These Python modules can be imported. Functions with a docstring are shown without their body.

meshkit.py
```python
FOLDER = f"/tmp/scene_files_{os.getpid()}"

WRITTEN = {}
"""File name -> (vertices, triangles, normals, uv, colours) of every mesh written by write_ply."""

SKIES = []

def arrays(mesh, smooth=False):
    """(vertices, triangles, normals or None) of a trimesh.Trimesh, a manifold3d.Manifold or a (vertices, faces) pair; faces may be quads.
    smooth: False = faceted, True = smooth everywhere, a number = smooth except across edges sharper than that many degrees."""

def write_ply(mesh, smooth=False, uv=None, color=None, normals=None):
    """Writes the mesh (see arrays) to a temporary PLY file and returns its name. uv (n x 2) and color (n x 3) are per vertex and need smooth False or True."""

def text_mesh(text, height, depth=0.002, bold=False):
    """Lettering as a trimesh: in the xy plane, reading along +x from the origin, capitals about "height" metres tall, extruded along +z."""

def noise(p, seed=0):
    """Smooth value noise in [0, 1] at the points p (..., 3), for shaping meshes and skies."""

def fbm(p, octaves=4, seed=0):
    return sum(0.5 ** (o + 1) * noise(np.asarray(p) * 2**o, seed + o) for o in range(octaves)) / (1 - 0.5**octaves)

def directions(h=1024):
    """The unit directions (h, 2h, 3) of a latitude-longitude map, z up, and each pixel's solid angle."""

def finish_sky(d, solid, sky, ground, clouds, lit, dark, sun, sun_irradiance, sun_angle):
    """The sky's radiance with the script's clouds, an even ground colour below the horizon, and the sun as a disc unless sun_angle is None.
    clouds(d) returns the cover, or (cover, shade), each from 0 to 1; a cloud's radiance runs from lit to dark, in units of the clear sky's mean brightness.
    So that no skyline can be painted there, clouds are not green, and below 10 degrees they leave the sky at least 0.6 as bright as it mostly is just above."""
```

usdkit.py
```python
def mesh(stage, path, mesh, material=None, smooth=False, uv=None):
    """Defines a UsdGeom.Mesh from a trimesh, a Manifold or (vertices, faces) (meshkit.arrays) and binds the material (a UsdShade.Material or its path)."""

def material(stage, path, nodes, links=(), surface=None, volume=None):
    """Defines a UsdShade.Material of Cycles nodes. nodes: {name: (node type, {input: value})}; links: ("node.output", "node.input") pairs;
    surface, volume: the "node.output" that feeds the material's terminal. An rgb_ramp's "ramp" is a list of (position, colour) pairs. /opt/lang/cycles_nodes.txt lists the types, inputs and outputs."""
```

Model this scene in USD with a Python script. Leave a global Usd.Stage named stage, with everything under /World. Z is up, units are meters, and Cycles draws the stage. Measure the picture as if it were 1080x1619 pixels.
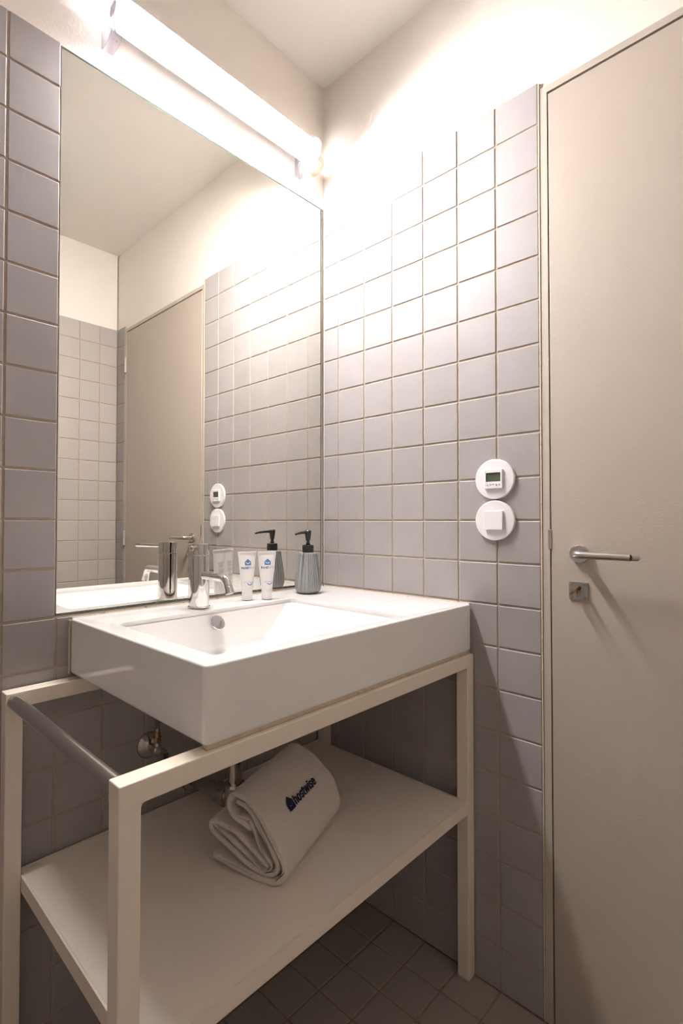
import math, random
import numpy as np, trimesh, manifold3d as m3, shapely
from shapely.geometry import Polygon, LineString, Point
from shapely import affinity
from pxr import Usd, UsdGeom, UsdShade, Sdf, Gf, Vt
import usdkit, meshkit

random.seed(7); rng = np.random.default_rng(7)
stage = Usd.Stage.CreateInMemory()
UsdGeom.SetStageUpAxis(stage, UsdGeom.Tokens.z); UsdGeom.SetStageMetersPerUnit(stage, 1.0)
UsdGeom.Xform.Define(stage, '/World'); UsdGeom.Scope.Define(stage, '/World/Looks')
PI = math.pi
# ------------------------------------------------------------ camera
# the corner of mirror wall (y=0) and door wall (x=0) is the origin, the room lies at x<0, y<0
CAM = np.array([-1.1877, -1.0982, 1.0962]); FPX = 809.4; CX = 474.45
fw = np.array([0.70189586, 0.71203023, 0.0188456]); rt = np.array([0.71213516, -0.70204065, 0.00156244])
fw /= np.linalg.norm(fw); rt -= fw * (rt @ fw); rt /= np.linalg.norm(rt); up = np.cross(rt, fw)
cam = UsdGeom.Camera.Define(stage, '/World/camera')
cam.CreateHorizontalApertureAttr(36.0); cam.CreateVerticalApertureAttr(36.0 * 1619 / 1080)
cam.CreateFocalLengthAttr(FPX / 1080 * 36.0)
cam.CreateHorizontalApertureOffsetAttr((540 - CX) / 1080 * 36.0)
cam.CreateClippingRangeAttr(Gf.Vec2f(0.01, 50))
cam.AddTransformOp().Set(Gf.Matrix4d(*rt, 0, *up, 0, *(-fw), 0, *CAM, 1))
cam.CreateExposureAttr(3.06)
LAMP = 38.0           # radiance of the fluorescent tube above the mirror (the room's only lamp)
LAMP_COLOR = (1.0, 0.972, 0.958)

# ------------------------------------------------------------ materials
def pr(name, color, rough=0.5, metal=0.0, bump=None, var=0.0, noise=None, **kw):
    """principled material; bump=(scale, distance), var = brightness spread between pieces, noise=(scale, colour2, lo, hi)"""
    n = {'p': ('principled_bsdf', dict(base_color=color, roughness=rough, metallic=metal, **kw))}; l = []
    src = None
    if noise:
        sc, c2, lo, hi = noise
        n['g'] = ('geometry', {}); n['nz'] = ('noise_texture', dict(scale=sc, detail=4.0, roughness=0.6))
        n['rp'] = ('rgb_ramp', dict(ramp=[(lo, color), (hi, c2)]))
        l += [('g.position', 'nz.vector'), ('nz.fac', 'rp.fac')]; src = 'rp.color'
    if var:
        n['oi'] = ('object_info', {}); n['mr'] = ('map_range', dict(from_min=0.0, from_max=1.0, to_min=1 - var, to_max=1 + var))
        n['hs'] = ('hsv', dict(color=color)); l += [('oi.random', 'mr.value'), ('mr.result', 'hs.value')]
        if src: l.append((src, 'hs.color'))
        src = 'hs.color'
    if src: l.append((src, 'p.base_color'))
    if bump:
        n['g2'] = ('geometry', {}); n['bn'] = ('noise_texture', dict(scale=bump[0], detail=3.0))
        n['b'] = ('bump', dict(distance=bump[1], strength=1.0))
        l += [('g2.position', 'bn.vector'), ('bn.fac', 'b.height'), ('b.normal', 'p.normal')]
    return usdkit.material(stage, '/World/Looks/' + name, n, l, surface='p.BSDF')

M = {}
M['plaster'] = pr('plaster', (0.82, 0.76, 0.69), 0.75, bump=(140, 0.0006))
M['ceiling'] = pr('ceiling_paint', (0.81, 0.77, 0.715), 0.8)
M['tile'] = pr('tile_glaze', (0.355, 0.325, 0.319), 0.5, specular_ior_level=0.35, bump=(900, 0.00006), var=0.03, noise=(14, (0.372, 0.342, 0.335), 0.35, 0.65))
M['pale_tile'] = pr('pale_tile_glaze', (0.44, 0.395, 0.362), 0.45, specular_ior_level=0.4, var=0.03)
M['floor_tile'] = pr('floor_tile_glaze', (0.335, 0.295, 0.262), 0.45, bump=(900, 0.00006), var=0.03)
M['grout'] = pr('grout', (0.47, 0.375, 0.29), 0.9, noise=(35, (0.37, 0.28, 0.20), 0.4, 0.75))
M['floor_grout'] = pr('floor_grout', (0.30, 0.235, 0.175), 0.9, noise=(35, (0.24, 0.18, 0.13), 0.4, 0.7))
M['door'] = pr('door_paint', (0.465, 0.40, 0.335), 0.5, bump=(330, 0.00025))
M['frame_paint'] = pr('door_frame_paint', (0.50, 0.44, 0.375), 0.5, bump=(250, 0.0002))
M['dark'] = pr('dark_gap', (0.03, 0.027, 0.024), 0.9)
M['cream'] = pr('cream_metal', (0.86, 0.755, 0.635), 0.32, noise=(6, (0.84, 0.73, 0.605), 0.4, 0.8))
M['shelf'] = pr('shelf_laminate', (0.86, 0.775, 0.685), 0.34)
M['ceramic'] = pr('ceramic', (0.84, 0.82, 0.80), 0.06, bump=(20, 0.0005), coat_weight=0.3, coat_roughness=0.02)
M['silicone'] = pr('silicone', (0.62, 0.52, 0.38), 0.5, noise=(90, (0.36, 0.25, 0.13), 0.55, 0.8))
M['chrome'] = pr('chrome', (0.70, 0.69, 0.68), 0.05, 1.0)
M['chrome_dull'] = pr('chrome_dull', (0.52, 0.50, 0.47), 0.18, 1.0)
M['steel'] = pr('brushed_steel', (0.62, 0.59, 0.57), 0.21, 1.0)
M['steel_dark'] = pr('satin_steel', (0.42, 0.41, 0.40), 0.4, 1.0)
M['brass'] = pr('old_brass', (0.52, 0.40, 0.25), 0.28, 1.0)
M['nickel'] = pr('nickel_key', (0.50, 0.37, 0.24), 0.28, 1.0)
M['mirror'] = pr('mirror_silver', (0.85, 0.835, 0.79), 0.0, 1.0)
M['mirror_edge'] = pr('mirror_edge_green', (0.018, 0.06, 0.045), 0.15)
M['white_plastic'] = pr('white_plastic', (0.80, 0.765, 0.765), 0.35)
M['lcd'] = pr('lcd_grey_green', (0.085, 0.11, 0.068), 0.25)
M['grey_plastic'] = pr('grey_plastic', (0.5, 0.48, 0.47), 0.4)
M['black_plastic'] = pr('black_plastic', (0.018, 0.018, 0.019), 0.38)
M['towel'] = pr('terry', (0.88, 0.79, 0.71), 0.95, bump=(650, 0.003), sheen_weight=0.25)
M['navy'] = pr('navy_thread', (0.010, 0.016, 0.055), 0.8, bump=(900, 0.0008))
M['tube_white'] = pr('tube_white', (0.82, 0.79, 0.78), 0.4)
M['blue_print'] = pr('blue_print', (0.10, 0.22, 0.46), 0.5)
M['blue_dark'] = pr('blue_dark_print', (0.09, 0.13, 0.27), 0.5)
M['grey_print'] = pr('grey_print', (0.42, 0.46, 0.55), 0.5)
M['hose'] = pr('braided_hose', (0.30, 0.28, 0.26), 0.35, 1.0, bump=(1400, 0.002))
M['reflector'] = usdkit.material(stage, '/World/Looks/lamp_reflector', {'d': ('diffuse_bsdf', dict(color=(0.86, 0.85, 0.87))), 't': ('translucent_bsdf', dict(color=(0.8, 0.8, 0.86))),
    'm': ('mix_closure', dict(fac=0.03))}, [('d.BSDF', 'm.closure1'), ('t.BSDF', 'm.closure2')], surface='m.closure')
M['cable'] = pr('cream_rubber', (0.62, 0.46, 0.33), 0.5)
M['glow'] = usdkit.material(stage, '/World/Looks/lamp_glow', {'e': ('emission', dict(color=LAMP_COLOR, strength=LAMP))}, surface='e.emission')
def clear(name, tint, ior):
    return usdkit.material(stage, '/World/Looks/' + name, {
        't': ('transparent_bsdf', dict(color=tint)), 'g': ('glossy_bsdf', dict(color=(1, 1, 1), roughness=0.05)),
        'm': ('mix_closure', dict(fac=ior))},
        [('t.BSDF', 'm.closure1'), ('g.BSDF', 'm.closure2')], surface='m.closure')
M['acrylic'] = clear('clear_acrylic', (0.99, 0.99, 0.995), 0.035)
M['acrylic_cap'] = usdkit.material(stage, '/World/Looks/frosted_acrylic', {
    't': ('transparent_bsdf', dict(color=(0.97, 0.96, 0.98))), 'd': ('principled_bsdf', dict(base_color=(0.26, 0.255, 0.265), roughness=0.15)),
    'm': ('mix_closure', dict(fac=0.25))}, [('t.BSDF', 'm.closure1'), ('d.BSDF', 'm.closure2')], surface='m.closure')
# glazed stoneware with scratched vertical stripes around the bottle
M['striped'] = usdkit.material(stage, '/World/Looks/striped_stoneware', {
    'tc': ('texture_coordinate', {}), 'sx': ('separate_xyz', {}), 'at': ('math', dict(math_type='arctan2')),
    'cx': ('combine_xyz', {}), 'zz': ('math', dict(math_type='multiply', value2=1.6)), 'am': ('math', dict(math_type='multiply', value2=10.0)),
    'nz': ('noise_texture', dict(scale=2.2, detail=3.0, roughness=0.7)), 'rp': ('rgb_ramp', dict(ramp=[(0.34, (0.05, 0.053, 0.054)), (0.46, (0.21, 0.213, 0.21)), (0.62, (0.42, 0.415, 0.405))])),
    'p': ('principled_bsdf', dict(roughness=0.28)), 'b': ('bump', dict(distance=0.0012))},
    [('tc.object', 'sx.vector'), ('sx.y', 'at.value1'), ('sx.x', 'at.value2'), ('at.value', 'am.value1'), ('sx.z', 'zz.value1'),
     ('am.value', 'cx.x'), ('zz.value', 'cx.y'), ('cx.vector', 'nz.vector'), ('nz.fac', 'rp.fac'), ('rp.color', 'p.base_color'),
     ('nz.fac', 'b.height'), ('b.normal', 'p.normal')], surface='p.BSDF')

# ------------------------------------------------------------ helpers
taken = {}
def numbered(parent, name):
    k = taken.setdefault((parent, name), 0); taken[(parent, name)] += 1
    return parent + '/' + (name if k == 0 else f'{name}_{k:03d}')
def tag(prim, label=None, cat=None, group=None, kind=None):
    for k, v in (('label', label), ('category', cat), ('group', group), ('kind', kind)):
        if v: prim.SetCustomDataByKey(k, v)
    return prim
def thing(name, label, cat, loc=(0, 0, 0), rotz=0.0, group=None, kind=None):
    x = UsdGeom.Xform.Define(stage, numbered('/World', name))
    x.AddTranslateOp().Set(Gf.Vec3d(*map(float, loc)))
    if rotz: x.AddRotateZOp().Set(math.degrees(rotz))
    return tag(x.GetPrim(), label, cat, group, kind)
def obj(name, mesh, mat, parent=None, smooth=False, label=None, kind=None):
    base = str(parent.GetPath()) if parent else '/World'
    p = usdkit.mesh(stage, numbered(base, name), mesh, M[mat] if isinstance(mat, str) else mat, smooth).GetPrim()
    return tag(p, label, None, None, kind)
cat_ = trimesh.util.concatenate
def box(x0, x1, y0, y1, z0, z1):
    b = trimesh.creation.box((abs(x1 - x0), abs(y1 - y0), abs(z1 - z0)))
    b.apply_translation(((x0 + x1) / 2, (y0 + y1) / 2, (z0 + z1) / 2)); return b
def bbox(x0, x1, y0, y1, z0, z1, c=0.001, seg=1):
    """box with chamfered (seg=1) or rounded edges"""
    if seg <= 1:
        pts = []
        for sx in (0, 1):
            for sy in (0, 1):
                for sz in (0, 1):
                    P = np.array([(x0, x1)[sx], (y0, y1)[sy], (z0, z1)[sz]], float); S = np.array([1 - 2 * sx, 1 - 2 * sy, 1 - 2 * sz]) * c
                    for k in range(3):
                        d = S.copy(); d[k] = 0; pts.append(P + d)
        return trimesh.Trimesh(np.array(pts)).convex_hull
    s = trimesh.creation.icosphere(2, c); pts = []
    for x in (x0 + c, x1 - c):
        for y in (y0 + c, y1 - c):
            for z in (z0 + c, z1 - c): pts.append(s.vertices + (x, y, z))
    return trimesh.Trimesh(np.vstack(pts)).convex_hull
def cyl(a, b, r, n=32, r2=None):
    a, b = np.array(a, float), np.array(b, float); L = np.linalg.norm(b - a)
    m = trimesh.creation.revolve([(0, 0), (r, 0), (r if r2 is None else r2, L), (0, L)], sections=n)
    m.apply_transform(trimesh.geometry.align_vectors((0, 0, 1), (b - a) / L)); m.apply_translation(a); return m
def lathe(profile, n=48, axis=None, at=(0, 0, 0)):
    m = trimesh.creation.revolve(profile, sections=n)
    if axis is not None: m.apply_transform(trimesh.geometry.align_vectors((0, 0, 1), np.array(axis, float)))
    m.apply_translation(at); return m
def rcyl(a, b, r, c=0.001, n=40):
    """cylinder with rounded rims"""
    L = float(np.linalg.norm(np.array(b, float) - a)); q = [(0, 0)]
    for k in range(4): t = k / 3 * PI / 2; q.append((r - c + c * math.sin(t), c - c * math.cos(t)))
    for k in range(4): t = k / 3 * PI / 2; q.append((r - c + c * math.cos(t), L - c + c * math.sin(t)))
    q.append((0, L)); d = (np.array(b, float) - a) / L
    return lathe(q, n, d, a)
def sweep(path, r, n=16, caps=True):
    """round tube along a polyline; r a number or one radius per point"""
    P = np.array(path, float); R = np.broadcast_to(r, len(P)); T = np.gradient(P, axis=0); T /= np.linalg.norm(T, axis=1)[:, None]
    u = np.cross(T[0], (0.13, 0.31, 0.94)); u /= np.linalg.norm(u); V = []
    for p, t, rr in zip(P, T, R):
        u = u - t * (u @ t); u /= np.linalg.norm(u); v = np.cross(t, u)
        a = np.arange(n) / n * 2 * PI
        V.append(p + rr * (np.cos(a)[:, None] * u + np.sin(a)[:, None] * v))
    return loft(V, caps)
def loft(rings, caps=True):
    n = len(rings[0]); V = np.vstack(rings); F = []
    for i in range(len(rings) - 1):
        for k in range(n):
            a, b = i * n + k, i * n + (k + 1) % n
            F += [(a, b, b + n), (a, b + n, a + n)]
    if caps:
        V = np.vstack([V, np.mean(rings[0], 0), np.mean(rings[-1], 0)]); c0, c1 = len(V) - 2, len(V) - 1; e = (len(rings) - 1) * n
        for k in range(n): F += [(c0, (k + 1) % n, k), (c1, e + k, e + (k + 1) % n)]
    m = trimesh.Trimesh(V, F, process=False); m.fix_normals(); return m
def bez(*p, n=10):
    p = np.array(p, float); t = np.linspace(0, 1, n)[:, None]
    while True:
        if len(p) == 3: return (1 - t) ** 2 * p[0] + 2 * t * (1 - t) * p[1] + t ** 2 * p[2]
        if len(p) == 4: return (1 - t) ** 3 * p[0] + 3 * t * (1 - t) ** 2 * p[1] + 3 * t * t * (1 - t) * p[2] + t ** 3 * p[3]
def rrect(x0, x1, y0, y1, r, z, n=8):
    out = []
    for cx, cy, a0 in ((x1 - r, y1 - r, 0), (x0 + r, y1 - r, PI / 2), (x0 + r, y0 + r, PI), (x1 - r, y0 + r, 1.5 * PI)):
        for k in range(n):
            a = a0 + k / (n - 1) * PI / 2; out.append((cx + r * math.cos(a), cy + r * math.sin(a), z))
    return np.array(out)
def extr(poly, h, T=None):
    gs = getattr(poly, 'geoms', [poly])
    m = cat_([trimesh.creation.extrude_polygon(g, h, engine='earcut') for g in gs])
    if T is not None: m.apply_transform(T)
    return m
def frame(o, x, y, z):
    T = np.eye(4); T[:3, 0], T[:3, 1], T[:3, 2], T[:3, 3] = x, y, z, o; return T
def inside(tool, *ms):
    return m3.Manifold(m3.Mesh(np.asarray(tool.vertices, np.float32), np.asarray(tool.faces, np.uint32)))
def man(m): 
    m = trimesh.Trimesh(m.vertices, m.faces); m.merge_vertices(); return m3.Manifold(m3.Mesh(np.asarray(m.vertices, np.float32), np.asarray(m.faces, np.uint32)))
def unman(m):
    k = m.to_mesh(); return trimesh.Trimesh(k.vert_properties[:, :3], k.tri_verts, process=False)
def union(*ms): 
    r = man(ms[0])
    for x in ms[1:]: r = r + man(x)
    return unman(r)

# ------------------------------------------------------------ the room shell
H = 2.4898; XL = -1.75; YF = -1.4620; P = 0.1; Gp = 0.0042; TH = 0.006   # ceiling, far walls, tile pitch, joint, tile thickness
YG = [-0.0616 - P * k for k in range(15)]             # vertical joints on the door wall and floor joints across y
XG = [-0.1057 - P * k for k in range(20)]             # joints on the mirror wall
XF = [-0.0992 - P * k for k in range(20)]             # floor joints across x
ZT = 2.0945
ZG = [2.1 - P * j for j in range(22)]
def tile_mesh(u0, u1, v0, v1, place, jit=True):
    """one glazed tile, face at depth 0, in wall coordinates (u, v, outward) mapped by place"""
    c = 0.0015; d = (rng.normal(0, 0.00013) if jit else 0); tu, tv = rng.normal(0, 0.0009, 2) if jit else (0, 0)
    cu, cv = (u0 + u1) / 2, (v0 + v1) / 2
    def pt(u, v, w): return place(u, v, w + d + (tu * (u - cu) + tv * (v - cv) if w > -0.004 else 0))
    V = [pt(u, v, 0) for u, v in ((u0 + c, v0 + c), (u1 - c, v0 + c), (u1 - c, v1 - c), (u0 + c, v1 - c))]
    V += [pt(u, v, -0.0011) for u, v in ((u0, v0), (u1, v0), (u1, v1), (u0, v1))]
    V += [pt(u, v, -TH) for u, v in ((u0, v0), (u1, v0), (u1, v1), (u0, v1))]
    F = [(0, 1, 2), (0, 2, 3)]
    for a in (0, 4):
        for k in range(4):
            i, j = a + k, a + (k + 1) % 4; F += [(i, i + 4, j + 4), (i, j + 4, j)]
    m = trimesh.Trimesh(np.array(V), F, process=False)
    n = np.cross(m.vertices[1] - m.vertices[0], m.vertices[2] - m.vertices[0]); w = np.array(place(0, 0, 1)) - np.array(place(0, 0, 0))
    if n @ w < 0: m.faces = m.faces[:, ::-1]
    return m
def tiles(parent, ucuts, vcuts, place, mat, skip=lambda u, v: False, far=None):
    """tiles between successive joints; those for which far(u, v) holds are joined into one part"""
    rest = []; g = Gp / 2
    for i in range(len(ucuts) - 1):
        for j in range(len(vcuts) - 1):
            u0, u1 = sorted(ucuts[i:i + 2]); v0, v1 = sorted(vcuts[j:j + 2]); cu, cv = (u0 + u1) / 2, (v0 + v1) / 2
            if u1 - u0 < 0.012 or v1 - v0 < 0.012 or skip(cu, cv): continue
            m = tile_mesh(u0 + g, u1 - g, v0 + g, v1 - g, place)
            if far and far(cu, cv): rest.append(m)
            else: obj('tile', m, mat, parent)
    if rest: obj('tile_field', cat_(rest), mat, parent, kind='stuff')
pl_right = lambda u, v, w: (-w, u, v)              # x = 0, u = y
pl_back = lambda u, v, w: (u, -w, v)               # y = 0, u = x
pl_front = lambda u, v, w: (u, YF + w, v)
pl_left = lambda u, v, w: (XL + w, u, v)
pl_floor = lambda u, v, w: (u, v, w)
ROWS = [ZT + Gp / 2] + ZG[1:21] + [0.0]
SK = 0.0020                                        # joint depth below the tile face
MIRX0, MIRX1, MIRZ0, MIRZ1 = -0.8040, -0.0085, 0.9045, 2.0885; MIRY = 0.004

wall = thing('wall_back', 'wall behind the mirror and washbasin, grey tiles below cream plaster', 'wall', kind='structure')
obj('plaster', cat_([box(XL - .1, 0.11, TH, 0.11, ZT, H), box(XL - .1, 0.11, 0.011, 0.11, 0, ZT)]), 'plaster', wall)
obj('grout', cat_([box(XL, MIRX0 - .0048, SK, 0.011, 0, ZT - .001), box(MIRX0 - .0048, 0.0, SK, 0.011, 0, MIRZ0 - .004)]), 'grout', wall)
cuts = [0.0] + XG[:19] + [XL]; cuts = [0.0] + XG + []; cuts = [c for c in cuts if c > XL] + [XL]
zc = ROWS
tiles(wall, cuts, zc, pl_back, 'tile', skip=lambda u, v: (u > -0.806 and v > 0.9), far=lambda u, v: u < -1.3)

DY0, DY1, DZ = -0.6640, -1.3750, 2.0776            # outer edges of the door frame
wall = thing('wall_right', 'wall with the flush door, grey tiles beside the door frame under cream plaster', 'wall', kind='structure')
obj('plaster', cat_([box(TH, 0.11, YF - .1, 0.009, ZT, H), box(TH, 0.11, DY0 + .001, 0.009, 0, ZT), box(TH, 0.11, YF - .1, DY1 - .001, 0, ZT), box(TH, 0.11, DY1 - .001, DY0 + .001, DZ + .001, ZT)]), 'plaster', wall)
YE = YG[6]                                         # tile field ends beside the frame
obj('grout', cat_([box(SK, TH, YE + .0015, 0, 0, ZT - .001), box(SK, TH, YF, DY1 - .003, 0, ZT - .001)]), 'grout', wall)
tiles(wall, [0.0] + YG[:7], zc, pl_right, 'tile')
tiles(wall, [DY1 - .003, YF], zc, pl_right, 'tile')
obj('edge_bead', box(-0.0004, TH, DY0 + .0006, YE + .0012, 0, ZT - .002), 'silicone', wall, label='cream sealant bead between tiles and door frame')

wall = thing('wall_front', 'far wall behind the viewer, seen in the mirror, with pale tiles under cream plaster', 'wall', kind='structure')
obj('plaster', box(XL - .1, 0.0, YF - .1, YF - TH, 0, H), 'plaster', wall)
obj('grout', box(XL, 0.0, YF - TH, YF - SK, 0, ZT - .001), 'grout', wall)
tiles(wall, [-0.002, -0.0945] + [-0.0945 - P * k for k in range(1, 20)], zc, pl_front, 'pale_tile', far=lambda u, v: u < -0.9)

wall = thing('wall_left', 'wall on the left outside the picture, grey tiles under cream plaster', 'wall', kind='structure')
obj('plaster', box(XL - .1, XL - TH, YF - .1, 0.0, 0, H), 'plaster', wall)
obj('grout', box(XL - TH, XL - SK, YF, 0.0, 0, ZT - .001), 'grout', wall)
tiles(wall, [0.0] + YG, zc, pl_left, 'pale_tile', far=lambda u, v: True)

obj_c = obj('ceiling', box(XL - .1, 0.11, YF - .1, 0.11, H, H + .1), 'ceiling'); tag(obj_c, 'smooth cream ceiling above the tube lamp', 'ceiling', kind='structure')
fl = thing('floor', 'floor of square brown-grey tiles under the vanity', 'floor', kind='structure')
obj('grout', box(XL - .1, 0.11, YF - .1, 0.11, -.05, -SK), 'floor_grout', fl)
tiles(fl, [0.0] + [x for x in XF if x > XL] + [XL], [0.0] + [y for y in YG if y > YF] + [YF], pl_floor, 'floor_tile', far=lambda u, v: u < -1.25)

# ------------------------------------------------------------ door
door = thing('door_1', 'flush beige painted door in a slim frame beside the grey tiles', 'door', kind='structure')
FX = 0.0012; fwid = 0.0155; gap = 0.0026
ly0, ly1, lz1 = DY0 - fwid - gap, DY1 + fwid + gap, DZ - fwid - 0.0045
fp = Polygon([(-DY0, 0), (-DY0, DZ), (-DY1, DZ), (-DY1, 0), (-DY1 - fwid, 0), (-DY1 - fwid, DZ - fwid), (-DY0 + fwid, DZ - fwid), (-DY0 + fwid, 0)])
fr = extr(fp, 0.11 - FX, frame((0.11, 0, 0), (0, -1, 0), (0, 0, 1), (-1, 0, 0)))
obj('frame', fr, 'frame_paint', door)
obj('stop', cat_([box(.044, .11, DY0 - fwid - .014, DY0 - .004, 0, DZ - .006), box(.044, .11, DY1 + .004, DY1 + fwid + .014, 0, DZ - .006), box(.044, .11, DY1 + .004, DY0 - .004, lz1 - .01, DZ - .006)]), 'dark', door)
obj('leaf', bbox(0.0015, 0.0415, ly1, ly0, 0.006, lz1, 0.001), 'door', door)
obj('strike_plate', bbox(-0.0002, 0.03, ly0 - .0008, ly0 + gap + .0035, 1.037, 1.080, 0.0004), 'steel_dark', door)
for z in (0.21, 1.015, 1.892):
    h = obj('hinge', cyl((-.0035, DY1 + .003 + fwid * .6, z - .04), (-.0035, DY1 + .003 + fwid * .6, z + .04), .0055, 16), 'frame_paint', door, 30)
    obj('knuckle_ring', cat_([cyl((-.0035, DY1 + .003 + fwid * .6, z + d - .001), (-.0035, DY1 + .003 + fwid * .6, z + d + .001), .0062, 16) for d in (-.039, 0, .039)]), 'steel_dark', h, 30)
hy, hz = -0.7402, 1.0285
hd = obj('handle', rcyl((0.0016, hy, hz), (-0.0085, hy, hz), 0.0185, 0.0012), 'steel', door, 30, label='round steel rose of the door handle')
neck = bez((-.006, hy, hz), (-.046, hy, hz), (-.046, hy - .006, hz), (-.046, hy - .02, hz), n=14)
arm = np.array([(-.046, hy - .02 - t, hz - .0008 * t / .1) for t in np.linspace(0.008, .083, 8)])
lp = np.vstack([neck, arm]); obj('lever', sweep(lp, np.linspace(0.0084, 0.0070, len(lp)), 24), 'steel', hd, 40)
tip = sweep([(-.0385, hy - .1, hz - .001), (-.0385, hy - .118, hz - .001)], .0030, 16)
tip = unman(m3.Manifold.hull(man(cat_([trimesh.creation.icosphere(2, .0064).apply_translation((-.0435, hy - .098, hz - .0007))])) + man(trimesh.creation.icosphere(2, .0064).apply_translation((-.0435, hy - .112, hz - .0007)))))
tip.vertices[:, 0] = -.0415 + (tip.vertices[:, 0] + .0435) * 0.35
obj('lever_tip', tip, 'steel', hd, 40)
obj('lever_bore', cyl((-.0462, hy - .1022, hz - .0007), (-.0462, hy - .1036, hz - .0007), .0056, 20), 'dark', hd, 30)
ey, ez = -0.7372, 0.9500
kp = Point(0, 0.0055).buffer(0.0062, 24).union(shapely.box(-0.0035, -0.0105, 0.0035, 0.004)).union(Point(0, -0.0105).buffer(0.0035))
T = frame((0.0017, ey, ez), (0, -1, 0), (0, 0, 1), (-1, 0, 0))
plate = extr(shapely.box(-.0185, -.0185, .0185, .0185).buffer(-.0012).buffer(.0012).difference(kp), 0.0035, T)
es = obj('lock_plate', plate, 'steel_dark', door, label='square steel lock plate below the handle')
obj('cylinder_core', extr(kp.buffer(-.0008), 0.0022, T), 'brass', es)
obj('keyhole', extr(Point(0, 0.0055).buffer(0.0042, 16), 0.0024, T), 'dark', es)
for sy in (-1, 1):
    for sz in (-1, 1):
        s = lathe([(0, 0), (.0027, 0), (.0024, .0011), (.0011, .0012), (.0009, .0004), (0, .0004)], 16, (-1, 0, 0), (-.0017, ey + sy * .0132, ez + sz * .0138))
        obj('screw', s, 'chrome_dull', es, 20)
ky = thing('key', 'old metal key with a ring bow left in the lock below the door handle', 'key', (0.0, ey, ez + .0055))
dv = np.array([0, 0.62, -0.78]); ax = np.array([-1, 0, 0]); nv = np.cross(ax, dv)
bow = Point(0, 0).buffer(.0118, 24).difference(Point(0.001, 0).buffer(.0066, 20))
bow = affinity.scale(bow, 0.95, 1.12)
obj('bow', extr(bow, .0026, frame(ax * .0185 + dv * .003 - nv * .0013, ax, dv, nv)), 'nickel', ky)
obj('shank', cyl(ax * -.002, ax * .0095, .0024, 16), 'nickel', ky, 30)

# ------------------------------------------------------------ mirror
mir = thing('mirror', 'large frameless mirror set into the grey tiles above the washbasin', 'mirror')
obj('silvered_glass', box(MIRX0, MIRX1 - .0026, MIRY, MIRY + .0055, MIRZ0 + .0018, MIRZ1), 'mirror', mir)
obj('glass_edge', cat_([box(MIRX1 - .0026, MIRX1, MIRY - .0002, MIRY + .0055, MIRZ0, MIRZ1), box(MIRX0, MIRX1 - .0026, MIRY - .0002, MIRY + .0055, MIRZ0, MIRZ0 + .0018), box(MIRX0, MIRX1 - .0026, MIRY - .0002, MIRY + .0055, MIRZ1, MIRZ1 + .0009)]), 'mirror_edge', mir, label='dark green ground edge of the mirror glass')

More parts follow.
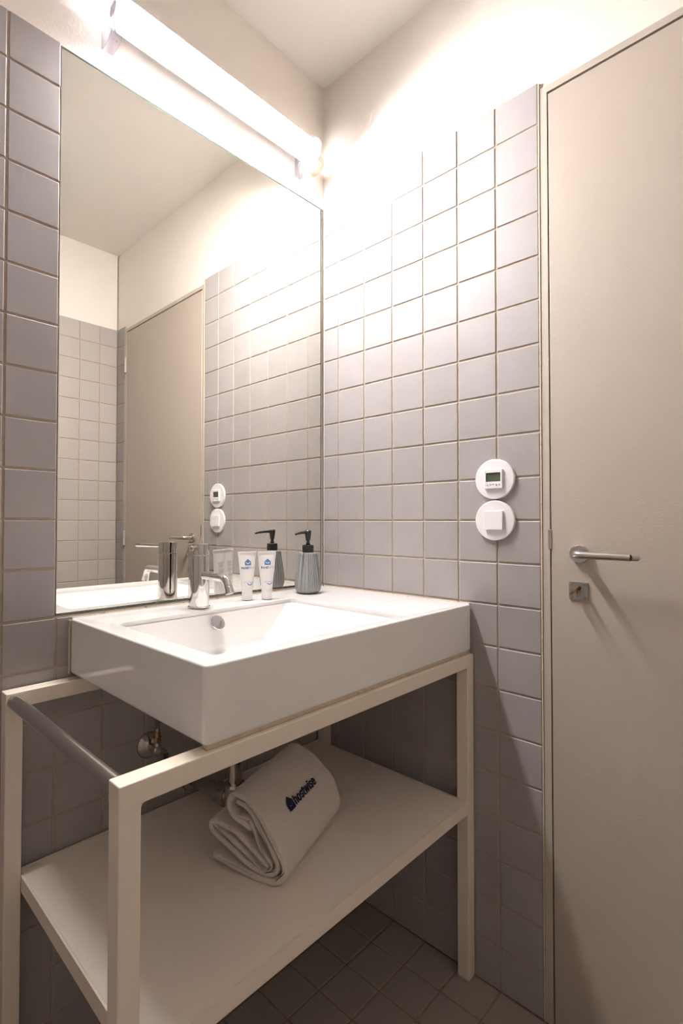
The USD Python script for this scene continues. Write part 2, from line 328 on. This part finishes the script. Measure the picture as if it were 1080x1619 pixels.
# ------------------------------------------------------------ tube lamp
LY, LZ, LX0, LX1 = -0.045, 2.199, -0.700, -0.118
lamp = thing('tube_lamp', 'clear tubular lamp glowing white on the plaster above the mirror', 'lamp', (LX0, LY, LZ))
LL = LX1 - LX0; n_out = math.atan2(-0.90, -0.44)           # direction the open side of the reflector faces, in (y, z)
def arcshell(r0, r1, a0, a1, x0, x1, n=24):
    A = np.linspace(a0, a1, n); ring = [(r1 * math.cos(a), r1 * math.sin(a)) for a in A] + [(r0 * math.cos(a), r0 * math.sin(a)) for a in A[::-1]]
    return loft([np.array([(x, y, z) for y, z in ring]) for x in (x0, x1)], False)
ln = np.array([0, math.cos(n_out), math.sin(n_out)])
obj('light_strip', extr(shapely.box(0.016, -.0315, LL - .034, .0315), .002, frame(-ln * .001, (1, 0, 0), np.cross(ln, (1, 0, 0)), ln)), 'glow', lamp)
obj('reflector', arcshell(.0325, .0340, n_out + PI / 2 - .50, n_out + 1.5 * PI, .004, LL - .004), 'reflector', lamp, 40)
obj('clear_cover', arcshell(.0352, .0366, 0, 2 * PI, 0.0, LL, 49), 'acrylic', lamp, 40)
def bracket(x0, x1, side):
    pts = [(.0425 * math.cos(a), .0425 * math.sin(a)) for a in np.linspace(0, 2 * PI, 49)[:-1]]
    D = shapely.union_all([Polygon(pts), shapely.box(-.002, -.058, .0508, .030)]).convex_hull if False else Polygon(pts).union(Polygon([(-.004, -.0425), (.020, -.058), (.0508, -.058), (.0508, .03), (.02, .0375)]))
    D = D.buffer(-.002).buffer(.002)
    hole = Point(0, 0).buffer(.0352)
    T = frame((x0, 0, 0), (0, 1, 0), (0, 0, 1), (1, 0, 0))
    ring = extr(D.difference(hole), x1 - x0, T); capx = x0 if side < 0 else x1 - .003
    cap = extr(D.buffer(-.001), .003, frame((capx, 0, 0), (0, 1, 0), (0, 0, 1), (1, 0, 0)))
    b = obj('end_bracket', cat_([ring, cap]), 'acrylic_cap', lamp, 30)
    for k in (-1, 1):
        c = np.array([(x0 + x1) / 2 + k * .004, .012, -.0533])
        d = np.array([0, -.54, -.84]); obj('screw', lathe([(0, 0), (.0016, 0), (.0016, .0012), (0, .0012)], 12, d, c - d * .0), 'steel_dark', b)
bracket(-.020, .006, -1); bracket(LL - .006, LL + .014, 1)
obj('lamp_holder', cyl((-.017, 0, 0), (.008, 0, 0), .016, 24), 'reflector', lamp, 30); obj('lamp_holder', cyl((LL - .008, 0, 0), (LL + .010, 0, 0), .016, 24), 'reflector', lamp, 30)
gl = thing('cable_gland', 'cream cable gland with a bent cable beside the right end of the tube lamp', 'cable gland', (-0.0455, TH, 2.192))
obj('gland_nut', cat_([lathe([(0, 0), (.0125, 0), (.0125, .018), (.0105, .021), (.0105, .030), (.006, .0325), (0, .0325)], 24, (0, -1, 0))]), 'cable', gl, 30)
obj('cable', sweep(bez((0, -.030, 0), (.005, -.052, .002), (-.014, -.054, .012), (-.052, -.050, .010), n=18), .0052, 14), 'cable', gl, 40)

# ------------------------------------------------------------ vanity frame
FXL, FXR, FYF, FYB, FZ = -0.9050, -0.0030, -0.5010, -0.0050, 0.7745; TU = 0.030
van = thing('vanity_frame', 'cream square-tube metal washstand with a lower shelf and steel towel bar', 'washstand', (0, 0, 0))
for x0 in (FXL, FXR - TU):
    for y0 in (FYF, FYB - TU):
        obj('leg', bbox(x0 + .0002, x0 + TU - .0002, y0 + .0002, y0 + TU - .0002, 0.004, FZ - .006, 0.0022, 2), 'cream', van, 40)
        obj('foot_cap', bbox(x0 + .001, x0 + TU - .001, y0 + .001, y0 + TU - .001, 0.0, 0.0045, .0005), 'frame_paint', van)
for y0 in (FYF, FYB - TU):
    rail = bbox(FXL, FXR, y0, y0 + TU, FZ - TU, FZ, 0.0022, 2); obj('rail', rail, 'cream', van, 40)
obj('side_rail', bbox(FXR - TU + .0003, FXR - .0003, FYF + TU - .008, FYB - TU + .008, FZ - TU + .0003, FZ - .0003, 0.0022, 2), 'cream', van, 40)
# fillets in the inner corners of the front frame
def fillet(cx, cz, sx, y0):
    r = .007; a = np.linspace(0, PI / 2, 7)
    poly = Polygon([(0, 0)] + [(r - r * math.sin(t), -(r - r * math.cos(t))) for t in a])
    T = frame((cx, y0 + TU - .001, cz), (sx, 0, 0), (0, 0, 1), (0, -1, 0)); m = extr(poly, TU - .002, T)
    if sx < 0: m.faces = m.faces[:, ::-1]
    m.fix_normals(); return m
for c_ in ((FXL + TU - .0005, 1), (FXR - TU + .0005, -1)): obj('weld', fillet(c_[0], FZ - TU + .0005, c_[1], FYF), 'cream', van)
obj('towel_bar', cyl((FXL + .0145, FYF + TU - .001, .7585), (FXL + .0145, FYB - TU + .001, .7585), .0125, 40), 'steel', van, 30, label='brushed steel towel bar at the left end')
SX0, SX1, SY0, SY1, SZ = FXL + TU, FXR - TU, FYF + .0005, FYB - .001, 0.4270; rim = .0035
rimpoly = shapely.box(SX0, SY0, SX1, SY1).difference(shapely.box(SX0 + rim, SY0 + rim, SX1 - rim, SY1 - rim))
obj('shelf_rim', extr(rimpoly, .0290, frame((0, 0, SZ - .0290), (1, 0, 0), (0, 1, 0), (0, 0, 1))), 'cream', van)
obj('shelf_panel', bbox(SX0 + rim + .0007, SX1 - rim - .0007, SY0 + rim + .0007, SY1 - rim - .0007, SZ - .018, SZ - .0008, .0006), 'shelf', van)

# ------------------------------------------------------------ washbasin
BX0, BX1, BY0, BY1, BZ0, BZ1 = -0.7780, -0.0025, -0.4960, -0.0012, 0.7800, 0.8950
wb = thing('washbasin', 'white glazed ceramic washbasin resting on the cream washstand', 'washbasin')
R = []
def ring(inset, z, r): R.append(rrect(BX0 + inset, BX1 - inset, BY0 + inset, BY1 - inset, r, z))
ring(.020, BZ0, .004); ring(.0075, BZ0, .006); ring(.004, BZ0 + .0012, .008); ring(.0012, BZ0 + .004, .009); ring(0, BZ0 + .008, .010)
for k in range(1, 6): ring(0, BZ0 + .008 + (BZ1 - BZ0 - .0125) * k / 6, .010)
for k in range(7): a = k / 6 * PI / 2; ring(.0045 - .0045 * math.cos(a), BZ1 - .0045 + .0045 * math.sin(a), .010 - .003 * k / 6)
b0 = np.array([-.7300, -.2400, -.4620, -.1130]); b1 = np.array([-.685, -.335, -.425, -.138]); zf = .797
prof = np.vstack([bez((-.045, BZ1), (0, BZ1), (.045, BZ1 - .055 * .78 + .0), n=9)[2:], [(t, BZ1 - (BZ1 - zf) * t * .98) for t in np.linspace(.12, .86, 12)], bez((.88, zf + .0105), (1.0, zf), (1.12, zf), n=7)])
for t, z in prof:
    q = b0 + (b1 - b0) * t; z = min(z, BZ1); R.append(rrect(q[0], q[1], q[2], q[3], max(.018 + .03 * max(t, 0), .012), z))
R.append(rrect(-.56, -.48, -.33, -.26, .03, zf - .001))
obj('basin', loft(R, True), 'ceramic', wb, 35)
ov = np.array([-.497, -.1235, .8605]); od = np.array([0, -.80, .60]); od /= np.linalg.norm(od)
oc = obj('overflow_cap', lathe([(0, .011), (.0165, .011), (.0178, .0098), (.0178, .0072), (.014, .007), (.012, -.010), (0, -.010)], 40, (0, -.85, .53), ov), 'chrome', wb, 35)
obj('drain_plug', lathe([(0, .006), (.026, .005), (.031, .001), (.031, -.006), (0, -.006)], 40, None, (-.490, -.290, zf)), 'chrome', wb, 35)
# sealant under the front and along the wall end
sil = [bbox(BX0 + .006, BX1 - .003, BY0 + .0035, BY0 + .016, FZ + .0002, BZ0 + .003, .001)]
sil += [sweep([(BX0 - .0005, -.0016, z) for z in np.linspace(BZ0 + .0, BZ1 - .004, 26)], .0022 + .0009 * meshkit.noise(np.array([[z * 60, .3, .7] for z in np.linspace(0, .12, 26)])), 10)]
sil += [sweep([(x, -.0008, BZ1 - .0002) for x in np.linspace(BX0 + .004, BX1 - .004, 40)], .0014, 8), sweep([(-.0012, y, BZ1 - .0002) for y in np.linspace(BY0 + .006, -.004, 30)], .0015, 8)]
obj('silicone_bead', cat_(sil), 'silicone', wb, 40, label='yellowed sealant bead around the basin')

# ------------------------------------------------------------ faucet
fc = thing('faucet', 'chrome single-lever faucet standing on the washbasin rim', 'faucet', (-0.5065, -0.0675, BZ1))
obj('base_ring', lathe([(0, 0), (.0262, 0), (.0262, .0022), (.0255, .003), (.0242, .003), (0, .003)], 56), 'chrome', fc, 30)
obj('body', lathe([(0, .003), (.0240, .003), (.0242, .12), (.0238, .1207), (0, .1207)], 64), 'chrome', fc, 30)
hd2 = obj('lever_cap', lathe([(0, .1218), (.0238, .1218), (.0242, .1225), (.0242, .1482), (.0232, .1496), (0, .1500)], 64), 'chrome', fc, 30)
obj('seam', lathe([(0, .1200), (.0233, .1200), (.0233, .1225), (0, .1225)], 48), 'dark', fc, 30)
ld = np.array([-.712, -.702, .03]); ld /= np.linalg.norm(ld)
obj('lever', union(rcyl(ld * .02 + (0, 0, .139), ld * .082 + (0, 0, .139), .0052, .001, 24)), 'chrome', hd2, 30)
obj('lever_bore', cyl(ld * .0815 + (0, 0, .139), ld * .0823 + (0, 0, .139), .0034, 20), 'brass', hd2)
sp = np.vstack([np.array([(0, -.015, .0755), (0, -.05, .0755), (0, -.088, .0752)]), bez((0, -.092, .0751), (0, -.1075, .0745), (0, -.1150, .0560), n=10)])
so = obj('spout', sweep(sp, .0094, 32), 'chrome', fc, 40)
d2 = np.array([0, -.0085, -.021]); d2 /= np.linalg.norm(d2); e = np.array([0, -.1149, .0562])
obj('aerator', rcyl(e, e + d2 * .0150, .0099, .0008), 'chrome', so, 30)
obj('aerator_mesh', cyl(e + d2 * .0145, e + d2 * .0153, .0074, 24), 'grey_plastic', so)

# ------------------------------------------------------------ soap dispenser
sd = thing('soap_dispenser', 'grey striped stoneware soap bottle with a black pump in the basin corner', 'soap dispenser', (-0.1450, -0.0730, BZ1), math.radians(-135))
bp = [(0, 0), (.026, 0), (.0305, .0012), (.0345, .006), (.0372, .014), (.0380, .023), (.0374, .036), (.0352, .055), (.0322, .075), (.0295, .092), (.0278, .104), (.0272, .109), (.0255, .1125), (.019, .1138), (0, .1140)]
from scipy.interpolate import PchipInterpolator
tt = np.linspace(0, 1, len(bp)); ts = np.linspace(0, 1, 60); bb = np.array(bp); prof = np.stack([PchipInterpolator(tt, bb[:, 0])(ts), PchipInterpolator(tt, bb[:, 1])(ts)], 1); prof[0, 0] = prof[-1, 0] = 0
bm = trimesh.creation.revolve(prof, sections=224); an = np.arctan2(bm.vertices[:, 1], bm.vertices[:, 0]); rr = np.hypot(bm.vertices[:, 0], bm.vertices[:, 1])
k = 1 - .012 * np.clip((np.sin(an * 56) - .1), 0, 1) * ((bm.vertices[:, 2] > .004) & (bm.vertices[:, 2] < .110) & (rr > .02)); bm.vertices[:, 0] *= k; bm.vertices[:, 1] *= k
obj('bottle', bm, 'striped', sd, True)
obj('collar', lathe([(0, .1125), (.0160, .1125), (.0162, .115), (.0162, .133), (.0150, .1348), (0, .1350)], 48), 'black_plastic', sd, 30)
obj('stem', lathe([(0, .134), (.0062, .134), (.0062, .140), (.0046, .141), (.0046, .150), (0, .150)], 24), 'black_plastic', sd, 30)
ph = obj('pump_head', lathe([(0, .1475), (.0062, .1475), (.0066, .150), (.0096, .171), (.0094, .1745), (.0075, .1768), (0, .1775)], 36), 'black_plastic', sd, 35)
a_ = math.radians(135) + math.atan2(-.17, -.985); nd = np.array([math.cos(a_), math.sin(a_)]); nz_ = bez((0, 0, .1705), (.02, 0, .1715), (.042, 0, .1700), (.060, 0, .1660), n=14)
obj('nozzle', sweep([(p[0] * nd[0], p[0] * nd[1], p[2]) for p in nz_], np.linspace(.0045, .0026, 14), 16), 'black_plastic', ph, 40)

# ------------------------------------------------------------ two gel tubes
def bend(m, rad, off):
    """lays flat print (x sideways, y up, z out) on the tube front: rad(y) half-width and depth at height y"""
    v = m.vertices.copy()
    if len(m.faces) < 60000:
        pass
    out = np.empty_like(v)
    for i, (x, y, z) in enumerate(v):
        a, b = rad(y); s = np.clip(x / a, -.98, .98); out[i] = (x, -b * math.sqrt(1 - s * s) - off - z, y)
    r = m.copy(); r.vertices = out; return r
TW, TB, TTOP = 0.0138, 0.0258, 0.1235
def trad(z):
    t = np.clip((z - .022) / (TTOP - .009 - .022), 0, 1); t2 = t ** 1.25
    return TW + (TB - TW) * t ** .9 * .98, max(TW * (1 - t2) + .0016 * t2, .0016)
def dense(m, s=.0009):
    v, f = trimesh.remesh.subdivide_to_size(m.vertices, m.faces, s, max_iter=12); return trimesh.Trimesh(v, f, process=False)
def flat(poly, off=0.0):
    return dense(extr(poly, .00012))
house = Polygon([(-.0086, 0), (.0086, 0), (.0086, .0088), (0, .0162), (-.0086, .0088)])
def arc_smile(w, h, t, at):
    a = np.linspace(-1, 1, 15); c = [(at[0] + x * w, at[1] + h * (x * x - 1)) for x in a]
    return LineString(c).buffer(t)
smile_in = arc_smile(.0050, .0026, .0011, (0, .0070))
def txt(s, h, at, bold=False, width=None):
    m = meshkit.text_mesh(s, h, .00012, bold); w = m.bounds[1, 0] - m.bounds[0, 0]
    if width: m.vertices[:, 0] *= width / w; w = width
    m.apply_translation((at[0] - m.bounds[0, 0] if width else at[0], at[1], 0)); return dense(m, .0016)
def gel_tube(x, y, rz, label):
    t = thing('gel_tube', label, 'toiletry tube', (x, y, BZ1), rz, 'white gel tubes by the faucet')
    a = np.linspace(0, 2 * PI, 49)[:-1]; rings = []
    for z in np.linspace(.0228, TTOP - .009, 22):
        w, d = trad(z); rings.append(np.array([(w * math.cos(q), d * math.sin(q), z) for q in a]))
    obj('body', loft(rings), 'tube_white', t, 40)
    cr = bbox(-TB, TB, -.0012, .0012, TTOP - .0095, TTOP, .0004); sl = [cr] + [box(-TB + .001, TB - .001, -.0015, .0015, TTOP - .0085 + k * .0016, TTOP - .0079 + k * .0016) for k in range(5)]
    obj('crimp', cat_(sl), 'tube_white', t)
    cp = obj('cap', lathe([(0, 0), (.0130, 0), (.0137, .0006), (.0137, .0220), (.0132, .0226), (0, .0226)], 48), 'tube_white', t, 30)
    obj('thumb_notch', unman(man(extr(Point(0, 0).buffer(.0052, 16).intersection(shapely.box(-.01, -.0045, .01, .01)), .0012, frame((.003, -.0127, .006), (1, 0, 0), (0, 0, 1), (0, -1, 0))))), 'tube_white', cp)
    o = .00015
    L = [('logo_house', affinity.translate(house.difference(smile_in), 0, .0885), 'blue_print')]
    obj('logo_house', bend(flat(L[0][1]), trad, o), 'blue_print', t)
    obj('logo_word', bend(txt('host', .0060, (-.0178, .0795), True, .0190), trad, o), 'blue_dark', t)
    obj('logo_word', bend(txt('wise', .0060, (.0018, .0795), False, .0160), trad, o), 'grey_print', t)
    obj('contents_line', bend(txt('Gel & Shampoo', .0034, (-.0112, .0438), False, .0265), trad, o), 'grey_print', t)
    obj('smile_mark', bend(flat(arc_smile(.0062, .0034, .0010, (.0022, .0418))), trad, o), 'blue_print', t)
    back = shapely.union_all([shapely.box(-.011, .088 - k * .0032, -.011 + w, .0892 - k * .0032) for k, w in enumerate((.02, .021, .018, .020, .014, .0, .021, .019, .0205, .012, .0, .017, .0185, .009)) if w])
    bm_ = bend(dense(extr(back, .00012), .002), trad, o); bm_.vertices[:, 1] *= -1; bm_.faces = bm_.faces[:, ::-1]
    obj('back_print', bm_, 'grey_print', t, kind='stuff')
    return t
gel_tube(-.3535, -.0575, math.radians(-14), 'white gel tube with blue house logo, nearer the faucet')
gel_tube(-.3065, -.0810, math.radians(-17), 'white gel tube with blue house logo, nearer the striped soap bottle')

# ------------------------------------------------------------ thermostat and light switch
def plate_mesh(z):
    return lathe([(0, 0), (.0470, 0), (.0476, .0006), (.0476, .0062), (.0468, .0076), (.0450, .0082), (0, .0086)], 96, (-1, 0, 0), (0, -.5575, z))
th = thing('thermostat', 'round white wall thermostat with small grey-green display, above the light switch', 'thermostat')
zt = 1.1979; yt = -.5575; obj('plate', plate_mesh(zt), 'white_plastic', th, 30)
T = lambda x: frame((x, yt, zt), (0, -1, 0), (0, 0, 1), (-1, 0, 0))
md = bbox(-.0145, -.0080, yt - .0222, yt + .0222, zt - .0228, zt + .0228, .0014, 2)
md = unman(man(md) - man(box(-.02, -.0118, yt - .0178, yt + .0178, zt - .0062, zt + .0150)))
mo = obj('module', md, 'white_plastic', th, 30)
obj('display', box(-.0122, -.0116, yt - .0176, yt + .0176, zt - .0060, zt + .0148), 'lcd', mo)
for u in (-.0138, -.0072, .0078, .0146): obj('button', lathe([(0, 0), (.0019, 0), (.0017, .0012), (0, .0015)], 16, (-1, 0, 0), (-.0144, yt - u, zt - .0132)), 'grey_plastic', mo, 30)
obj('mark', extr(shapely.box(-.0029, -.0006, .0029, .0006), .0002, frame((-.0145, yt, zt - .0130), (0, -1, 0), (0, 0, 1), (-1, 0, 0))), 'black_plastic', mo)
sw = thing('light_switch', 'round white light switch with square rocker, below the thermostat', 'light switch')
zs = 1.0997; obj('plate', plate_mesh(zs), 'white_plastic', sw, 30)
rk = bbox(-.0148, -.0080, yt - .0222, yt + .0222, zs - .0225, zs + .0225, .0012, 2); rk.apply_transform(trimesh.transformations.rotation_matrix(math.radians(2.2), (0, 1, 0), (-.0095, yt, zs)))
obj('rocker', rk, 'white_plastic', sw, 30)

# ------------------------------------------------------------ plumbing under the basin
vx, vz = -.5965, .5785
vl = thing('angle_valve', 'chrome angle valve with a dome plate on the tiles under the basin', 'valve', (vx, 0, vz))
obj('wall_plate', lathe([(0, .016), (.010, .0155), (.020, .012), (.027, .006), (.0300, .0016), (.0300, 0), (0, 0)], 48, (0, -1, 0)), 'chrome_dull', vl, 40)
obj('valve_body', union(cyl((0, -.012, 0), (0, -.050, 0), .0085, 24), trimesh.creation.icosphere(3, .0125).apply_translation((0, -.038, 0)), cyl((0, -.038, 0), (0, -.038, .018), .0075, 24)), 'chrome_dull', vl, 40)
kn = extr(affinity.scale(Point(0, 0).buffer(.013, 6), .8, 1.0).union(shapely.box(-.006, -.0135, .006, .0135)), .022, frame((.004, -.048, -.008), (1, 0, 0), (0, 0, 1), (0, -1, 0)))
kb = obj('knob', kn, 'chrome_dull', vl)
obj('knob_grip', cat_([box(.004 + x - .0008, .004 + x + .0008, -.0712, -.0698, -.018, .002) for x in (-.0035, 0, .0035)]), 'dark', kb)
obj('nut', lathe([(0, .018), (.0100, .018), (.0100, .030), (0, .030)], 6, None, (0, -.038, 0)), 'nickel', vl)
obj('ferrule', lathe([(0, .030), (.0070, .030), (.0070, .040), (.0058, .041), (.0070, .042), (.0070, .050), (0, .050)], 20, None, (0, -.038, 0)), 'nickel', vl, 30)
obj('hose', sweep(bez((0, -.038, .048), (0.002, -.038, .10), (.03, -.05, .15), (.075, -.06, .2005), n=20), .0060, 16), 'hose', vl, 40)
tx, ty = -.468, -.160
tr = thing('drain_trap', 'chrome bottle trap under the basin behind the towel', 'drain trap', (tx, ty, 0))
obj('tailpiece', cyl((0, 0, .495), (0, 0, BZ0 - .0005), .0160, 36), 'chrome', tr, 30)
obj('overflow_slot', extr(Point(0, 0).buffer(.005, 12), .0008, frame((.0113, -.0113, .560), (.7071, .7071, 0), (0, 0, 1), (.7071, -.7071, 0))), 'dark', tr)
obj('collar_nut', lathe([(0, .486), (.0235, .486), (.0245, .489), (.0245, .500), (.0215, .505), (.0165, .505), (0, .505)], 40), 'chrome_dull', tr, 30)
obj('trap_cup', lathe([(0, .4275), (.019, .428), (.0232, .433), (.0238, .44), (.0238, .488), (0, .488)], 40), 'chrome', tr, 30)
obj('waste_pipe', cyl((0, -.0, .463), (-.012, -ty - .001, .463), .0158, 36), 'chrome_dull', tr, 30)
obj('pipe_nut', lathe([(.0158, .026), (.0225, .027), (.0236, .031), (.0236, .060), (.0215, .064), (.0158, .065)], 36, (-.075, 1, 0), (0, 0, .463)), 'chrome_dull', tr, 30)
obj('wall_rose', lathe([(.0158, 0), (.030, 0), (.028, .006), (.020, .010), (.0158, .011)], 36, (0, -1, 0), (-.012, -ty - .001, .463)), 'chrome_dull', tr, 30)

# ------------------------------------------------------------ folded towel
ta = np.array([.945, .327, 0]); ta /= np.linalg.norm(ta); tb = np.array([ta[1], -ta[0], 0])
TO = np.array([-.556, -.387, SZ - .0008])
tw = thing('folded_towel', 'folded white terry towel with navy house logo lying on the washstand shelf', 'towel', TO)
P1 = [(-0.1292, 0.0195), (-0.1016, 0.0150), (-0.0717, 0.0095), (-0.0426, 0.0062), (-0.02, 0.0058), (0.0022, 0.0085), (0.0185, 0.0194), (0.0235, 0.0366), (0.0184, 0.057), (0.0075, 0.0759), (-0.0073, 0.0956), (-0.026, 0.1178), (-0.0489, 0.1379), (-0.0723, 0.1485), (-0.0882, 0.1448), (-0.0971, 0.131), (-0.093, 0.1155), (-0.08, 0.1039), (-0.0623, 0.0987), (-0.0507, 0.0936)]
P3 = [(-0.0145, 0.0331), (-0.0352, 0.0446), (-0.0544, 0.0585), (-0.072, 0.0716), (-0.0959, 0.0783), (-0.1182, 0.0824), (-0.1347, 0.0831), (-0.142, 0.0744), (-0.1346, 0.0629), (-0.1099, 0.0496), (-0.0817, 0.036), (-0.0523, 0.0225), (-0.0275, 0.0172), (-0.007, 0.0185), (0.0049, 0.0278), (0.0067, 0.0441), (-0.0025, 0.062), (-0.0165, 0.0803), (-0.0335, 0.0998), (-0.0469, 0.1189), (-0.0625, 0.1296), (-0.0782, 0.134)]
P4 = [(-0.1305, 0.0775), (-0.1018, 0.0634), (-0.0778, 0.0536), (-0.0504, 0.0353), (-0.0275, 0.0242), (-0.0089, 0.0256), (-0.0052, 0.0343), (-0.0164, 0.0484), (-0.0315, 0.0633), (-0.0391, 0.0805), (-0.0469, 0.1011), (-0.0604, 0.1073), (-0.0761, 0.1082)]
from scipy.interpolate import splprep, splev
def ribbon(path, half, t0, t1, seed, name):
    tck, _ = splprep(np.array(path).T, s=0); c = np.array(splev(np.linspace(0, 1, 160), tck)).T
    poly = LineString(c).buffer(half, 8)
    if poly.geom_type != 'Polygon': poly = max(poly.geoms, key=lambda g: g.area)
    poly = Polygon(poly.exterior)if not poly.interiors else poly
    def resample(rg, st=.0026):
        n = max(8, int(rg.length / st)); return np.array([rg.interpolate(i / n, normalized=True).coords[0] for i in range(n)])
    loops = [resample(poly.exterior)] + [resample(i) for i in poly.interiors if i.length > .01]
    tp = Polygon(loops[0], loops[1:]); V2, F2 = trimesh.creation.triangulate_polygon(tp, engine='earcut')
    ntt = 96; tv = np.linspace(t0, t1, ntt); rnd = .0035; verts, faces, base = [], [], 0
    parts = []
    for lp in loops:
        n = len(lp); cen = np.array(lp); rg = []
        for t in tv:
            e = min(t - t0, t1 - t); sh = rnd - math.sqrt(max(rnd * rnd - (rnd - min(e, rnd)) ** 2, 0))
            nx = np.roll(cen, -1, 0) - np.roll(cen, 1, 0); nx = np.stack([-nx[:, 1], nx[:, 0]], 1); nx /= np.linalg.norm(nx, axis=1)[:, None] + 1e-9
            sgn = 1 if Polygon(lp).exterior.is_ccw else -1
            q = cen + nx * sgn * sh * (1 if lp is loops[0] else -1) * .6
            rg.append(np.column_stack([q, np.full(n, t)]))
        parts.append(loft(rg, False))
    v = cat_(parts)
    # caps
    for t, fl_ in ((t0, True), (t1, False)):
        # shrink the cap to meet the rounded rim
        cp = Polygon(loops[0], loops[1:]); vv = V2.copy()
        src = np.vstack(loops); dst = np.vstack([p_.vertices[:len(l)] if fl_ else p_.vertices[-len(l):] for p_, l in zip(parts, loops)])[:, :2]
        from scipy.spatial import cKDTree
        d_, i_ = cKDTree(src).query(vv); vv = dst[i_]
        parts.append(trimesh.Trimesh(np.column_stack([vv, np.full(len(vv), t)]), F2[:, ::-1] if fl_ else F2, process=False))
    m = cat_(parts); s, h, t = m.vertices.T
    k = (t - t0) / (t1 - t0)
    # soft unevenness of the whole bundle, then terry loops
    w = meshkit.noise(np.stack([s * 25 + 3, h * 25, t * 14], 1), seed) - .5; w2 = meshkit.noise(np.stack([s * 25, h * 25 + 9, t * 14], 1), seed + 1) - .5
    s2 = s + .006 * w * k; h2 = h + .005 * w2 * k * (h > .02)
    bulge = .012 * np.clip(h / .15, 0, 1) * k ** 6 * meshkit.noise(np.stack([s * 30, h * 30, s * 0], 1), 5)
    t2 = t + bulge - .020 * np.clip((h - .10) / .05, 0, 1) * k ** 4
    X = s2[:, None] * tb + h2[:, None] * np.array([0, 0, 1]) + t2[:, None] * ta
    m = trimesh.Trimesh(X, m.faces, process=False); m.merge_vertices(); m.fix_normals()
    nn = m.vertex_normals; f = meshkit.noise(m.vertices * 420, seed + 3) + .6 * meshkit.noise(m.vertices * 800, seed + 4) - .8
    m.vertices = m.vertices + nn * (f * .0011)[:, None]; m.vertices[:, 2] = np.maximum(m.vertices[:, 2], .0003)
    return m
outer = ribbon(P1, .0051, 0, .262, 11, 'outer')
inner = ribbon(P3, .0047, .003, .258, 12, 'inner')
hem = ribbon(P4, .0022, .002, .255, 13, 'hem')
obj('outer_fold', outer, 'towel', tw, True); obj('inner_fold', inner, 'towel', tw, True); obj('hem', hem, 'towel', tw, True)
# terry loops standing off the cloth
def pile(ms, count, name):
    P_, N_ = [], []
    A = np.array([m.area for m in ms]); 
    for m, c in zip(ms, (A / A.sum() * count).astype(int)):
        p, fi = trimesh.sample.sample_surface(m, c, seed=3); P_.append(p); N_.append(m.face_normals[fi])
    p, n = np.vstack(P_), np.vstack(N_)
    q = p - LOGO_O; on = (q @ LOGO_U > -.001) & (q @ LOGO_U < .124) & (q @ LOGO_W > -.002) & (q @ LOGO_W < .027) & (n @ LOGO_N > .4); keep = ~on | (rng.random(len(p)) < .15); p, n = p[keep], n[keep]
    r = rng.normal(0, .55, p.shape); d = n + r; d /= np.linalg.norm(d, axis=1)[:, None]
    L = rng.uniform(.0009, .0022, len(p))[:, None]; r2 = rng.normal(0, .0005, p.shape)
    pts = np.stack([p - n * .0003, p + d * L * .6, p + d * L + r2 + (0, 0, -.0002)], 1); pts[..., 2] = np.maximum(pts[..., 2], .0002)
    c = UsdGeom.BasisCurves.Define(stage, numbered(str(tw.GetPath()), name)); c.CreateTypeAttr('linear')
    c.CreatePointsAttr(Vt.Vec3fArray.FromNumpy(pts.reshape(-1, 3).astype(np.float32))); c.CreateCurveVertexCountsAttr(Vt.IntArray.FromNumpy(np.full(len(p), 3, np.int32)))
    c.CreateWidthsAttr(Vt.FloatArray.FromNumpy(np.tile(np.array([.0008, .0007, .0005], np.float32), len(p)))); c.SetWidthsInterpolation('vertex')
    UsdShade.MaterialBindingAPI.Apply(c.GetPrim()).Bind(M['towel']); tag(c.GetPrim(), None, None, None, 'stuff')
# embroidered logo, projected on the outer fold
def on_towel(poly_or_mesh):
    m = poly_or_mesh if isinstance(poly_or_mesh, trimesh.Trimesh) else extr(poly_or_mesh, .0008)
    m = dense(m, .0035); v = m.vertices
    # local (u along the towel, w up the slope) from the lower left corner of the house
    o = LOGO_O; d = -LOGO_N
    org = o + v[:, :1] * LOGO_U + v[:, 1:2] * LOGO_W + LOGO_N * .06
    hit, ri, _ = outer.ray.intersects_location(org, np.tile(d, (len(v), 1)), multiple_hits=False)
    out = org + d * .06; out[ri] = hit
    m = m.copy(); m.vertices = out + LOGO_N * (.0022 + v[:, 2:3] * 1.2); return m
sl = np.array([P1[10][0] - P1[8][0], P1[10][1] - P1[8][1]]); sl /= np.linalg.norm(sl)
LOGO_W = sl[0] * tb + np.array([0, 0, sl[1]]); LOGO_U = ta; LOGO_N = np.cross(LOGO_U, LOGO_W)
if LOGO_N[2] < 0: LOGO_N = -LOGO_N
lb = np.array([-.0095, .0937]); LOGO_O = lb[0] * tb + np.array([0, 0, lb[1]]) + ta * .075
pile([outer, inner], 60000, 'terry_pile')
hs = affinity.scale(Polygon([(0, 0), (.022, 0), (.022, .0155), (.011, .026), (0, .0155)]), 1.0, 1.0, origin=(0, 0))
sm = arc_smile(.0062, .0032, .0010, (.011, .0105))
obj('logo_house', on_towel(hs.difference(sm)), 'navy', tw)
wd = meshkit.text_mesh('hostwise', .0175, .0008, True); wd.vertices[:, 0] *= .096 / (wd.bounds[1, 0] - wd.bounds[0, 0]); wd.apply_translation((.0265 - wd.bounds[0, 0], .0015, 0))
obj('logo_word', on_towel(wd), 'navy', tw)
